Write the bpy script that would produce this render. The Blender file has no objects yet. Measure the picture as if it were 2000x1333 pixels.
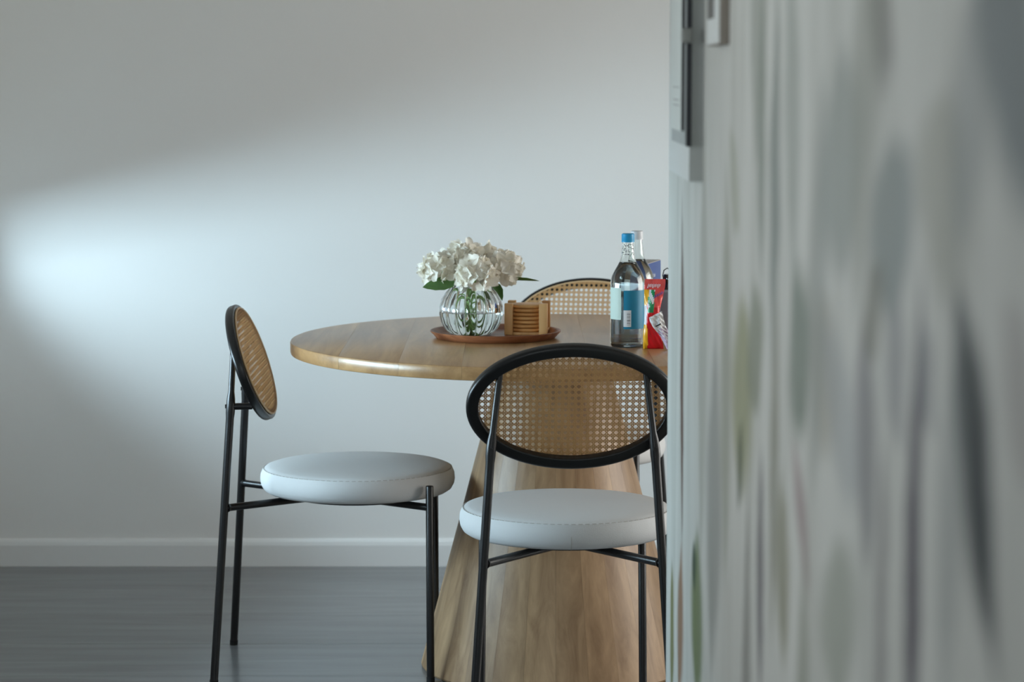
import bpy, bmesh, math, random
from mathutils import Vector, Matrix
PI = math.pi
sc = bpy.context.scene
C = sc.collection
random.seed(7)

# ------------------------------------------------------------------ camera
CAM_H, PITCH = 1.3431, 0.1038
cam_d = bpy.data.cameras.new('camera')
cam = bpy.data.objects.new('camera', cam_d)
C.objects.link(cam)
cam.location = (0, 0, CAM_H)
cam.rotation_euler = (PI / 2 - PITCH, 0, 0)
cam_d.sensor_width = 36
cam_d.lens = 5007.7 / 2000 * 36
cam_d.clip_start = 0.05
cam_d.dof.use_dof = True
cam_d.dof.focus_distance = 5.35
cam_d.dof.aperture_fstop = 4.5
sc.camera = cam

# ------------------------------------------------------------------ light, exposure
W = bpy.data.worlds.new('sky'); sc.world = W
W.use_nodes = True
W.node_tree.nodes['Background'].inputs[0].default_value = (0.62, 0.74, 0.88, 1)
W.node_tree.nodes['Background'].inputs[1].default_value = 1.0

def area_light(name, loc, target, sx, sy, power, col):
    d = bpy.data.lights.new(name, 'AREA')
    d.shape = 'RECTANGLE'; d.size = sx; d.size_y = sy; d.energy = power; d.color = col
    o = bpy.data.objects.new(name, d); C.objects.link(o)
    o.location = loc
    o.rotation_euler = (Vector(target) - Vector(loc)).to_track_quat('-Z', 'Y').to_euler()
    return o
# daylight: the bright open side outside the left window (narrowed by an added screen),
# a window in the alcove on the right; the side and rear lamps are added fill
area_light('window_daylight', (-3.9, 5.1, 1.80), (-2.9, 6.0, 1.80), 3.0, 2.9, 1300, (0.64, 0.85, 1.0))
area_light('added_side_fill', (-1.85, 2.75, 1.5), (0.28, 2.75, 1.2), 1.8, 1.1, 22, (0.97, 0.98, 1.0))  # fill lamp added to brighten the painted wall
area_light('alcove_daylight', (2.55, 5.75, 0.95), (0.5, 5.9, 0.85), 1.8, 1.3, 50, (1.0, 0.92, 0.85))
area_light('added_rear_fill', (-0.65, -2.3, 1.6), (-0.65, 5.0, 0.6), 1.5, 1.4, 22, (1.0, 0.98, 0.95))  # frontal fill lamp added behind the camera
sc.view_settings.view_transform = 'Standard'
sc.view_settings.look = 'None'
sc.view_settings.exposure = 0.0
sc.view_settings.gamma = 1.0
sc.view_settings.use_curve_mapping = False

# ------------------------------------------------------------------ materials
def srgb(r, g, b):
    def f(c):
        c /= 255
        return c / 12.92 if c <= 0.04045 else ((c + 0.055) / 1.055) ** 2.4
    return (f(r), f(g), f(b), 1)

def new_mat(name):
    m = bpy.data.materials.new(name); m.use_nodes = True
    nt = m.node_tree
    return m, nt, nt.nodes['Principled BSDF']

def plain(name, col, rough=0.5, metal=0.0, spec=0.5, noise=0.0, nscale=60, bump=0.0, bscale=200):
    m, nt, b = new_mat(name)
    b.inputs['Base Color'].default_value = col
    b.inputs['Roughness'].default_value = rough
    b.inputs['Metallic'].default_value = metal
    b.inputs['Specular IOR Level'].default_value = spec
    tc = nt.nodes.new('ShaderNodeTexCoord')
    if noise:
        n = nt.nodes.new('ShaderNodeTexNoise'); n.inputs['Scale'].default_value = nscale
        n.inputs['Detail'].default_value = 4
        nt.links.new(tc.outputs['Object'], n.inputs['Vector'])
        mx = nt.nodes.new('ShaderNodeMix'); mx.data_type = 'RGBA'
        mx.inputs[6].default_value = tuple(c * (1 - noise) for c in col[:3]) + (1,)
        mx.inputs[7].default_value = tuple(min(1, c * (1 + noise)) for c in col[:3]) + (1,)
        nt.links.new(n.outputs['Fac'], mx.inputs[0])
        nt.links.new(mx.outputs[2], b.inputs['Base Color'])
    if bump:
        n2 = nt.nodes.new('ShaderNodeTexNoise'); n2.inputs['Scale'].default_value = bscale
        n2.inputs['Detail'].default_value = 3
        nt.links.new(tc.outputs['Object'], n2.inputs['Vector'])
        bp = nt.nodes.new('ShaderNodeBump'); bp.inputs['Strength'].default_value = bump
        bp.inputs['Distance'].default_value = 0.002
        nt.links.new(n2.outputs['Fac'], bp.inputs['Height'])
        nt.links.new(bp.outputs[0], b.inputs['Normal'])
    return m

def wood(name, dark, light, stretch, rough=0.4, scale=9.0, var=0.25, coat=0.0, contrast=(0.3, 0.72)):
    """grain stretched along one local axis, each piece shifted by its own random value"""
    m, nt, b = new_mat(name)
    tc = nt.nodes.new('ShaderNodeTexCoord')
    oi = nt.nodes.new('ShaderNodeObjectInfo')
    off = nt.nodes.new('ShaderNodeVectorMath'); off.operation = 'SCALE'
    off.inputs[0].default_value = (13.1, 7.7, 5.3)
    nt.links.new(oi.outputs['Random'], off.inputs['Scale'])
    ad = nt.nodes.new('ShaderNodeVectorMath'); ad.operation = 'ADD'
    nt.links.new(tc.outputs['Object'], ad.inputs[0]); nt.links.new(off.outputs[0], ad.inputs[1])
    mp = nt.nodes.new('ShaderNodeMapping'); mp.inputs['Scale'].default_value = stretch
    nt.links.new(ad.outputs[0], mp.inputs['Vector'])
    n = nt.nodes.new('ShaderNodeTexNoise'); n.inputs['Scale'].default_value = scale
    n.inputs['Detail'].default_value = 6; n.inputs['Roughness'].default_value = 0.6
    n.inputs['Distortion'].default_value = 0.6
    nt.links.new(mp.outputs[0], n.inputs['Vector'])
    rp = nt.nodes.new('ShaderNodeValToRGB')
    rp.color_ramp.elements[0].position = contrast[0]; rp.color_ramp.elements[0].color = dark
    rp.color_ramp.elements[1].position = contrast[1]; rp.color_ramp.elements[1].color = light
    nt.links.new(n.outputs['Fac'], rp.inputs[0])
    hs = nt.nodes.new('ShaderNodeHueSaturation')
    mr = nt.nodes.new('ShaderNodeMapRange')
    mr.inputs['To Min'].default_value = 1 - var; mr.inputs['To Max'].default_value = 1 + var
    nt.links.new(oi.outputs['Random'], mr.inputs['Value'])
    nt.links.new(mr.outputs[0], hs.inputs['Value'])
    nt.links.new(rp.outputs[0], hs.inputs['Color'])
    nt.links.new(hs.outputs[0], b.inputs['Base Color'])
    b.inputs['Roughness'].default_value = rough
    b.inputs['Coat Weight'].default_value = coat
    b.inputs['Coat Roughness'].default_value = 0.25
    bp = nt.nodes.new('ShaderNodeBump'); bp.inputs['Strength'].default_value = 0.05
    bp.inputs['Distance'].default_value = 0.001
    nt.links.new(n.outputs['Fac'], bp.inputs['Height']); nt.links.new(bp.outputs[0], b.inputs['Normal'])
    return m

def glass(name, col=(1, 1, 1, 1), ior=1.45, rough=0.0):
    m, nt, b = new_mat(name)
    b.inputs['Base Color'].default_value = col
    b.inputs['Roughness'].default_value = rough
    b.inputs['IOR'].default_value = ior
    b.inputs['Transmission Weight'].default_value = 1.0
    return m

def thin_glass(name, tint=(0.97, 0.99, 0.99, 1)):
    m, nt, b = new_mat(name)
    nt.nodes.remove(b)
    out = nt.nodes['Material Output']
    tr = nt.nodes.new('ShaderNodeBsdfTransparent'); tr.inputs[0].default_value = tint
    gl = nt.nodes.new('ShaderNodeBsdfGlossy'); gl.inputs['Roughness'].default_value = 0.02
    fr = nt.nodes.new('ShaderNodeFresnel'); fr.inputs[0].default_value = 1.45
    mx = nt.nodes.new('ShaderNodeMixShader')
    nt.links.new(fr.outputs[0], mx.inputs[0]); nt.links.new(tr.outputs[0], mx.inputs[1])
    nt.links.new(gl.outputs[0], mx.inputs[2]); nt.links.new(mx.outputs[0], out.inputs[0])
    return m

M = {}
M['wall'] = plain('wall_paint', srgb(226, 226, 224), 0.85, spec=0.25, noise=0.012, nscale=3, bump=0.15, bscale=90)
M['ceil'] = plain('ceiling_paint', srgb(228, 228, 226), 0.9, noise=0.01, nscale=4)
M['skirt'] = plain('baseboard_paint', srgb(224, 225, 224), 0.5, noise=0.01, nscale=6)
M['joint'] = plain('floor_joint', srgb(98, 100, 102), 0.9, noise=0.05)
M['floor'] = wood('grey_floor_plank', srgb(106, 107, 108), srgb(128, 129, 130), (0.5, 5, 1), 0.22, 3.0, 0.02, contrast=(0.2, 0.8))
M['table'] = wood('oak_table', srgb(150, 112, 72), srgb(198, 158, 110), (9, 0.7, 9), 0.31, 2.6, 0.06, coat=0.2)
M['stave'] = wood('oak_stave', srgb(130, 100, 70), srgb(180, 148, 112), (9, 9, 0.6), 0.42, 3.0, 0.16)
M['black'] = plain('black_steel', srgb(14, 14, 16), 0.34, spec=0.5, noise=0.05, nscale=40)
M['blackwood'] = plain('black_lacquer', srgb(13, 13, 14), 0.33, spec=0.5, noise=0.1, nscale=30)
M['rubber'] = plain('black_rubber', srgb(18, 18, 18), 0.8, noise=0.1)
M['cane'] = plain('rattan_cane', srgb(205, 160, 106), 0.5, noise=0.14, nscale=45)
M['cane_rim'] = plain('rattan_spline', srgb(212, 178, 134), 0.5, noise=0.1, nscale=60)
M['fabric'] = plain('pale_fabric', srgb(210, 211, 211), 0.75, spec=0.3, noise=0.02, nscale=10, bump=0.25, bscale=500)
M['stitch'] = plain('seam_thread', srgb(176, 172, 166), 0.9, noise=0.03)
M['tray'] = wood('walnut_tray', srgb(112, 62, 40), srgb(178, 116, 78), (0.7, 9, 9), 0.4, 3.5, 0.05)
M['bamboo'] = wood('bamboo', srgb(204, 148, 88), srgb(238, 192, 132), (6, 6, 0.9), 0.42, 4, 0.06)
M['coaster'] = wood('bamboo_coaster', srgb(206, 146, 82), srgb(240, 188, 122), (3, 3, 3), 0.45, 5, 0.08)
M['glass'] = glass('vase_glass', (0.97, 0.99, 0.98, 1), 1.46)
M['bottle'] = glass('bottle_glass', (0.95, 0.98, 0.97, 1), 1.47)
M['water'] = glass('water', (0.97, 0.99, 0.985, 1), 1.33)
M['pane'] = thin_glass('window_pane')
def petal_mat(name, col):
    m, nt, b = new_mat(name)
    tc = nt.nodes.new('ShaderNodeTexCoord')
    n = nt.nodes.new('ShaderNodeTexNoise'); n.inputs['Scale'].default_value = 90
    nt.links.new(tc.outputs['Object'], n.inputs['Vector'])
    oi = nt.nodes.new('ShaderNodeObjectInfo')
    mx = nt.nodes.new('ShaderNodeMix'); mx.data_type = 'RGBA'
    mx.inputs[6].default_value = col
    mx.inputs[7].default_value = (col[0] * 0.96, col[1] * 0.91, col[2] * 0.78, 1)
    ml = nt.nodes.new('ShaderNodeMath'); ml.operation = 'MULTIPLY'
    nt.links.new(n.outputs['Fac'], ml.inputs[0]); nt.links.new(oi.outputs['Random'], ml.inputs[1])
    nt.links.new(ml.outputs[0], mx.inputs[0])
    nt.links.new(mx.outputs[2], b.inputs['Base Color'])
    b.inputs['Roughness'].default_value = 0.6
    tl = nt.nodes.new('ShaderNodeBsdfTranslucent')
    nt.links.new(mx.outputs[2], tl.inputs[0])
    ms = nt.nodes.new('ShaderNodeMixShader'); ms.inputs[0].default_value = 0.3
    nt.links.new(b.outputs[0], ms.inputs[1]); nt.links.new(tl.outputs[0], ms.inputs[2])
    nt.links.new(ms.outputs[0], nt.nodes['Material Output'].inputs[0])
    return m
M['petal'] = petal_mat('cream_petal', srgb(255, 252, 244))
M['leaf'] = plain('leaf_green', srgb(112, 150, 88), 0.45, noise=0.25, nscale=60)
M['stem'] = plain('stem_green', srgb(150, 188, 112), 0.5, noise=0.2, nscale=80)
M['cap_teal'] = plain('teal_cap', srgb(20, 150, 200), 0.35, noise=0.05)
M['cap_white'] = plain('pale_cap', srgb(214, 218, 222), 0.35, noise=0.03)
M['paper_green'] = plain('pale_green_label', srgb(196, 214, 204), 0.6, noise=0.03)
M['ink'] = plain('dark_ink', srgb(36, 38, 44), 0.6, noise=0.05)
M['white_print'] = plain('white_print', srgb(236, 238, 240), 0.6, noise=0.03)
M['lilac_print'] = plain('lilac_print', srgb(96, 84, 160), 0.4, noise=0.05)
M['teal_label'] = plain('teal_label', srgb(6, 132, 168), 0.5, noise=0.06, nscale=30)
M['blue_box'] = plain('blue_carton', srgb(52, 78, 140), 0.5, noise=0.06, nscale=20)
M['carton_top'] = plain('carton_top', srgb(168, 164, 160), 0.6, noise=0.05)
M['grey_box'] = plain('grey_carton', srgb(140, 136, 146), 0.5, noise=0.05)
M['jar'] = plain('dark_brown_glass', srgb(38, 22, 18), 0.08, noise=0.1)
M['red_foil'] = plain('red_foil', srgb(212, 26, 34), 0.22, noise=0.12, nscale=40)
M['green_foil'] = plain('green_foil', srgb(40, 146, 92), 0.25, noise=0.12)
M['yellow_foil'] = plain('yellow_foil', srgb(244, 178, 40), 0.25, noise=0.12, nscale=50)
M['coral_foil'] = plain('coral_foil', srgb(236, 84, 80), 0.25, noise=0.1)
M['lilac_foil'] = plain('lilac_foil', srgb(206, 190, 214), 0.2, noise=0.1, nscale=60)
M['panel_white'] = plain('white_board', srgb(222, 225, 222), 0.5, noise=0.01)
M['panel_side'] = plain('grey_edge', srgb(176, 180, 177), 0.6, noise=0.03)
M['board_grey'] = plain('board_grey', srgb(176, 182, 180), 0.5, noise=0.03)
M['paper'] = plain('white_paper', srgb(226, 232, 228), 0.6, noise=0.02)
M['charcoal'] = plain('charcoal_edge', srgb(70, 70, 72), 0.5, noise=0.05)
M['clip'] = plain('grey_clip', srgb(130, 132, 128), 0.4, noise=0.05)
M['brown_frame'] = plain('brown_frame', srgb(142, 134, 124), 0.5, noise=0.08)
M['print_grey'] = plain('grey_print', srgb(104, 102, 98), 0.6, noise=0.1, nscale=12)

def mural_material():
    """soft painted leaves and stems on pale plaster; all of it flat print on the wall"""
    m, nt, b = new_mat('leaf_mural')
    tc = nt.nodes.new('ShaderNodeTexCoord')
    nz = nt.nodes.new('ShaderNodeTexNoise'); nz.inputs['Scale'].default_value = 7
    nz.inputs['Detail'].default_value = 4
    nt.links.new(tc.outputs['Object'], nz.inputs['Vector'])
    sb = nt.nodes.new('ShaderNodeVectorMath'); sb.operation = 'SUBTRACT'
    sb.inputs[1].default_value = (0.5, 0.5, 0.5)
    nt.links.new(nz.outputs['Color'], sb.inputs[0])
    scl = nt.nodes.new('ShaderNodeVectorMath'); scl.operation = 'SCALE'; scl.inputs['Scale'].default_value = 0.07
    nt.links.new(sb.outputs[0], scl.inputs[0])
    add = nt.nodes.new('ShaderNodeVectorMath'); add.operation = 'ADD'
    nt.links.new(tc.outputs['Object'], add.inputs[0]); nt.links.new(scl.outputs[0], add.inputs[1])
    base = nt.nodes.new('ShaderNodeMix'); base.data_type = 'RGBA'
    base.inputs[6].default_value = srgb(214, 213, 206); base.inputs[7].default_value = srgb(200, 201, 195)
    n3 = nt.nodes.new('ShaderNodeTexNoise'); n3.inputs['Scale'].default_value = 2.2
    nt.links.new(tc.outputs['Object'], n3.inputs['Vector'])
    nt.links.new(n3.outputs['Fac'], base.inputs[0])
    col = base.outputs[2]
    leaves = [
        (1.541,1.108,0.060,0.150,-0.656,(54,60,62),.95), (1.460,1.355,0.081,0.163,-1.088,(96,108,112),.7),
        (1.771,1.000,0.040,0.210,0.074,(80,74,84),.9), (1.867,1.125,0.046,0.072,-0.592,(120,120,128),.5),
        (1.976,1.386,0.066,0.093,-1.047,(104,100,98),.6), (2.186,1.267,0.181,0.107,-0.265,(140,148,142),.6),
        (1.900,1.228,0.124,0.074,-0.275,(128,138,136),.7), (1.676,1.260,0.129,0.083,0.139,(165,165,152),.6),
        (2.498,1.071,0.116,0.101,-0.669,(112,124,110),.75), (3.110,0.948,0.173,0.140,0.047,(150,152,112),.75),
        (2.946,1.028,0.123,0.088,-0.464,(128,134,112),.7), (3.129,0.859,0.045,0.071,0.420,(82,92,76),.7),
        (2.863,0.768,0.047,0.164,-0.030,(88,82,88),.75), (2.628,0.829,0.073,0.114,-0.216,(124,122,92),.65),
        (2.471,0.916,0.037,0.113,-0.860,(140,108,112),.6), (2.017,1.048,0.073,0.112,-0.076,(112,108,118),.6),
        (1.985,1.159,0.072,0.040,-0.553,(120,118,104),.6), (2.893,1.283,0.059,0.178,-0.037,(112,122,110),.65),
        (2.746,1.231,0.058,0.225,0.016,(112,122,116),.7), (3.529,0.747,0.161,0.251,0.042,(122,124,118),.55),
        (2.291,1.075,0.106,0.088,0.343,(158,154,138),.5), (3.238,1.205,0.057,0.106,-0.882,(160,164,140),.5),
        (2.179,0.874,0.147,0.084,-0.314,(128,136,118),.5), (2.180,1.053,0.063,0.159,-1.151,(150,156,160),.4),
        (1.397,1.168,0.049,0.081,-0.878,(150,140,138),.4), (1.725,1.131,0.039,0.059,-0.917,(120,122,128),.5),
        (4.210,0.852,0.050,0.315,-0.064,(96,70,58),1.1), (3.834,0.522,0.138,0.153,-0.036,(112,126,84),.9),
        (4.211,0.424,0.090,0.157,0.105,(150,112,86),.9), (4.425,0.364,0.057,0.145,-0.055,(122,124,74),1.0),
        (3.891,0.594,0.048,0.047,-0.224,(60,80,60),1.0),
        # paler washes and fine stems between the large leaves
        (2.05,1.32,0.10,0.20,0.25,(150,152,140),.5), (1.62,1.05,0.05,0.16,0.15,(132,138,136),.45), (2.35,1.15,0.09,0.22,0.1,(136,142,136),.5),
        (2.72,0.92,0.05,0.22,0.06,(120,118,96),.6), (3.35,0.95,0.09,0.30,-0.05,(140,144,122),.55), (3.02,0.62,0.06,0.25,0.02,(112,110,104),.6),
        (2.42,0.70,0.07,0.2,-0.12,(118,124,104),.55), (1.92,0.92,0.035,0.17,0.03,(104,98,100),.6), (3.75,0.95,0.10,0.36,0.03,(150,150,136),.5),
        (2.58,1.30,0.08,0.20,-0.2,(140,148,140),.5), (1.58,1.32,0.07,0.12,0.5,(140,146,146),.5), (2.95,1.42,0.1,0.2,0.12,(134,140,128),.5),
        # leaves lower, higher and nearer than the photograph shows, so that the painting goes on
        (1.15,1.25,0.07,0.16,0.3,(96,104,104),.7), (0.8,1.05,0.08,0.2,-0.3,(120,128,120),.7), (1.3,0.75,0.05,0.2,0.1,(96,92,98),.7),
        (2.3,0.55,0.06,0.25,0.05,(110,112,96),.6), (2.0,1.75,0.1,0.25,-0.3,(120,128,122),.6), (3.0,1.75,0.12,0.28,0.2,(130,138,126),.6),
        (0.4,1.4,0.09,0.24,0.4,(112,120,118),.7), (3.3,0.25,0.1,0.2,0.1,(122,128,96),.6),
    ]
    for (u, z, hu, hz, a, c, s) in leaves:
        mp = nt.nodes.new('ShaderNodeMapping'); mp.vector_type = 'TEXTURE'
        mp.inputs['Location'].default_value = (0, u, z)
        mp.inputs['Rotation'].default_value = (a, 0, 0)
        mp.inputs['Scale'].default_value = (1000, hu, hz)
        nt.links.new(add.outputs[0], mp.inputs['Vector'])
        sp = nt.nodes.new('ShaderNodeSeparateXYZ'); nt.links.new(mp.outputs[0], sp.inputs[0])
        ab = nt.nodes.new('ShaderNodeMath'); ab.operation = 'ABSOLUTE'; nt.links.new(sp.outputs[1], ab.inputs[0])
        ln = nt.nodes.new('ShaderNodeMath'); ln.operation = 'MULTIPLY_ADD'      # |across| + along^2: a pointed leaf
        nt.links.new(sp.outputs[2], ln.inputs[0]); nt.links.new(sp.outputs[2], ln.inputs[1]); nt.links.new(ab.outputs[0], ln.inputs[2])
        mr = nt.nodes.new('ShaderNodeMapRange'); mr.interpolation_type = 'SMOOTHSTEP'
        mr.inputs['From Min'].default_value = 1.2; mr.inputs['From Max'].default_value = 0.45
        mr.inputs['To Max'].default_value = min(1, s * 1.08)
        nt.links.new(ln.outputs['Value'], mr.inputs['Value'])
        mx = nt.nodes.new('ShaderNodeMix'); mx.data_type = 'RGBA'
        mx.inputs[7].default_value = srgb(*c)
        nt.links.new(mr.outputs[0], mx.inputs[0]); nt.links.new(col, mx.inputs[6])
        col = mx.outputs[2]
    # vertical brush streaks
    mp = nt.nodes.new('ShaderNodeMapping'); mp.inputs['Scale'].default_value = (1, 6, 0.9)
    nt.links.new(tc.outputs['Object'], mp.inputs['Vector'])
    ns = nt.nodes.new('ShaderNodeTexNoise'); ns.inputs['Scale'].default_value = 2.2; ns.inputs['Detail'].default_value = 5
    nt.links.new(mp.outputs[0], ns.inputs['Vector'])
    mr = nt.nodes.new('ShaderNodeMapRange'); mr.inputs['From Min'].default_value = 0.46; mr.inputs['From Max'].default_value = 0.78
    mr.inputs['To Max'].default_value = 0.36
    nt.links.new(ns.outputs['Fac'], mr.inputs['Value'])
    mx = nt.nodes.new('ShaderNodeMix'); mx.data_type = 'RGBA'; mx.inputs[7].default_value = srgb(140, 142, 130)
    nt.links.new(mr.outputs[0], mx.inputs[0]); nt.links.new(col, mx.inputs[6])
    nt.links.new(mx.outputs[2], b.inputs['Base Color'])
    b.inputs['Roughness'].default_value = 0.6
    b.inputs['Specular IOR Level'].default_value = 0.3
    return m
M['mural'] = mural_material()

# ------------------------------------------------------------------ helpers
def mesh_obj(name, bm, mat, parent=None, smooth=True, angle=35):
    me = bpy.data.meshes.new(name)
    bmesh.ops.recalc_face_normals(bm, faces=bm.faces)
    bm.to_mesh(me); bm.free()
    mats = mat if isinstance(mat, (list, tuple)) else [mat]
    for k in mats: me.materials.append(M[k])
    if smooth:
        me.polygons.foreach_set('use_smooth', [True] * len(me.polygons))
        me.set_sharp_from_angle(angle=math.radians(angle))
    o = bpy.data.objects.new(name, me); C.objects.link(o)
    if parent: o.parent = parent
    return o

def tag(o, label, cat, group=None):
    o['label'] = label; o['category'] = cat
    if group: o['group'] = group
    return o

def thing(name, label, cat, loc=(0, 0, 0), rz=0, group=None):
    o = bpy.data.objects.new(name, None); C.objects.link(o)
    o.empty_display_size = 0.05
    o.location = loc; o.rotation_euler = (0, 0, rz)
    return tag(o, label, cat, group)

def struct(o):
    o['kind'] = 'structure'; return o

def stuff(o):
    o['kind'] = 'stuff'; return o

def bm_box(x0, x1, y0, y1, z0, z1, bm=None, bev=0.0, seg=2):
    bm = bm or bmesh.new()
    r = bmesh.ops.create_cube(bm, size=1.0)
    vs = r['verts']
    for v in vs:
        v.co = Vector(((x0 + x1) / 2 + v.co.x * (x1 - x0), (y0 + y1) / 2 + v.co.y * (y1 - y0), (z0 + z1) / 2 + v.co.z * (z1 - z0)))
    if bev:
        es = list({e for v in vs for e in v.link_edges})
        bmesh.ops.bevel(bm, geom=es, offset=bev, segments=seg, profile=0.5, affect='EDGES')
    return bm

def bm_tube(pts, rad, n=16, bm=None, cap=True):
    """tube along points; rad a number or a list"""
    bm = bm or bmesh.new()
    pts = [Vector(p) for p in pts]
    rs = rad if isinstance(rad, (list, tuple)) else [rad] * len(pts)
    rings = []
    t0 = (pts[1] - pts[0]).normalized()
    ref = Vector((0, 0, 1)) if abs(t0.z) < 0.9 else Vector((1, 0, 0))
    nx = t0.cross(ref).normalized()
    for i, p in enumerate(pts):
        if i == 0: t = pts[1] - pts[0]
        elif i == len(pts) - 1: t = pts[-1] - pts[-2]
        else: t = (pts[i + 1] - p).normalized() + (p - pts[i - 1]).normalized()
        t.normalize()
        nx = (nx - t * nx.dot(t)).normalized()
        ny = t.cross(nx)
        rings.append([bm.verts.new(p + (nx * math.cos(2 * PI * k / n) + ny * math.sin(2 * PI * k / n)) * rs[i]) for k in range(n)])
    for a, b in zip(rings, rings[1:]):
        for k in range(n):
            bm.faces.new((a[k], a[(k + 1) % n], b[(k + 1) % n], b[k]))
    if cap:
        bm.faces.new(rings[0][::-1]); bm.faces.new(rings[-1])
    return bm

def bm_lathe(prof, n=48, bm=None, mod=None, closed=False, center=(0, 0)):
    """revolve (r, z) pairs; r = 0 makes a pole; mod(theta, i) scales r"""
    bm = bm or bmesh.new()
    rings = []
    for i, (r, z) in enumerate(prof):
        if r <= 1e-7:
            rings.append([bm.verts.new((center[0], center[1], z))])
        else:
            ring = []
            for k in range(n):
                t = 2 * PI * k / n
                q = r * (mod(t, i) if mod else 1)
                ring.append(bm.verts.new((center[0] + q * math.cos(t), center[1] + q * math.sin(t), z)))
            rings.append(ring)
    pairs = list(zip(rings, rings[1:]))
    if closed: pairs.append((rings[-1], rings[0]))
    for a, b in pairs:
        for k in range(n):
            k2 = (k + 1) % n
            if len(a) == 1 and len(b) == 1: continue
            if len(a) == 1: bm.faces.new((a[0], b[k2], b[k]))
            elif len(b) == 1: bm.faces.new((a[k], a[k2], b[0]))
            else: bm.faces.new((a[k], a[k2], b[k2], b[k]))
    return bm

def copy_tree(o, parent=None):
    c = o.copy(); C.objects.link(c); c.parent = parent
    for ch in list(o.children): copy_tree(ch, c)
    return c

# ------------------------------------------------------------------ room
YW = 6.9397          # far wall
XL = -1.56           # left wall
XM = 0.281           # painted wall face
YE = 4.60            # where the painted wall ends
YB = -2.0            # wall behind the camera
XR = 2.3
ZC = 2.7
struct(mesh_obj('wall_back', bm_box(XL - .2, XR + .2, YW, YW + .15, -.1, ZC), 'wall', smooth=False))
# left wall with a window opening
wy0, wy1, wz0, wz1 = 4.3, 6.82, 0.73, 2.05
vy0, vy1, vz0, vz1 = 1.85, 3.65, 0.9, 2.05  # second opening, added to let in the side fill
bm = bm_box(XL - .12, XL, YB, vy0, -.1, ZC)
bm_box(XL - .12, XL, vy1, wy0, -.1, ZC, bm)
bm_box(XL - .12, XL, vy0, vy1, -.1, vz0, bm)
bm_box(XL - .12, XL, vy0, vy1, vz1, ZC, bm)
bm_box(XL - .12, XL, wy1, YW, -.1, ZC, bm)
bm_box(XL - .12, XL, wy0, wy1, -.1, wz0, bm)
bm_box(XL - .12, XL, wy0, wy1, wz1, ZC, bm)
struct(mesh_obj('wall_left', bm, 'wall', smooth=False))
w1 = bpy.data.objects.new('window_1', None); C.objects.link(w1); struct(w1)
w1.location = (XL - .06, (wy0 + wy1) / 2, wz0)
def frame_child(name, boxes, mat, par):
    bm = bmesh.new()
    for b in boxes: bm_box(*b, bm)
    o = mesh_obj(name, bm, mat, par, smooth=False)
    o.matrix_parent_inverse = Matrix.Translation(par.location).inverted()
    return o
frame_child('window_frame', [(XL - .10, XL - .03, wy0, wy0 + .05, wz0, wz1), (XL - .10, XL - .03, wy1 - .05, wy1, wz0, wz1),
                             (XL - .10, XL - .03, wy0 + .05, wy1 - .05, wz0, wz0 + .02), (XL - .10, XL - .03, wy0 + .05, wy1 - .05, wz1 - .05, wz1)], 'skirt', w1)
frame_child('added_light_screen', [(XL - .030, XL - .026, wy0 + .01, wy1 - .01, 0.98, wz1), (XL - .034, XL - .022, wy0 + .01, wy1 - .01, 0.965, 0.98)], 'paper', w1)  # unseen screen added to narrow the daylight into a wedge
frame_child('pane', [(XL - .070, XL - .064, wy0 + .05, wy1 - .05, wz0 + .02, wz1 - .05)], 'pane', w1)
struct(mesh_obj('light_baffle', bm_box(-6.0, XL - .12, 3.84, 3.94, -.1, 3.4), 'wall', smooth=False))  # unseen fin added outside to keep the main daylight out of the second opening
w3 = bpy.data.objects.new('added_window', None); C.objects.link(w3); struct(w3)  # unseen window, added as the opening for the side fill
w3.location = (XL - .06, (vy0 + vy1) / 2, vz0)
frame_child('window_frame', [(XL - .10, XL - .03, vy0, vy0 + .05, vz0, vz1), (XL - .10, XL - .03, vy1 - .05, vy1, vz0, vz1),
                             (XL - .10, XL - .03, vy0 + .05, vy1 - .05, vz0, vz0 + .05), (XL - .10, XL - .03, vy0 + .05, vy1 - .05, vz1 - .05, vz1)], 'skirt', w3)
frame_child('pane', [(XL - .070, XL - .064, vy0 + .05, vy1 - .05, vz0 + .05, vz1 - .05)], 'pane', w3)
# wall behind the camera with an unseen glazed door added for fill light
dx0, dx1, dz1 = -1.42, 0.12, 2.35
bm = bm_box(XL, dx0, YB - .12, YB, -.1, ZC)
bm_box(dx1, XM + .15, YB - .12, YB, -.1, ZC, bm)
bm_box(dx0, dx1, YB - .12, YB, dz1, ZC, bm)
struct(mesh_obj('wall_front', bm, 'wall', smooth=False))
d1 = bpy.data.objects.new('added_door', None); C.objects.link(d1); struct(d1)
d1.location = ((dx0 + dx1) / 2, YB - .06, 0)
xm = (dx0 + dx1) / 2
frame_child('added_door_frame', [(dx0, dx0 + .06, YB - .1, YB - .03, 0, dz1), (dx1 - .06, dx1, YB - .1, YB - .03, 0, dz1), (xm - .04, xm + .04, YB - .1, YB - .03, .08, dz1 - .06),
                           (dx0 + .06, dx1 - .06, YB - .1, YB - .03, 0, .08), (dx0 + .06, dx1 - .06, YB - .1, YB - .03, dz1 - .06, dz1)], 'skirt', d1)
for a, b_ in ((dx0 + .06, xm - .04), (xm + .04, dx1 - .06)):
    frame_child('pane', [(a, b_, YB - .07, YB - .064, .08, dz1 - .06)], 'pane', d1)
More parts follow.
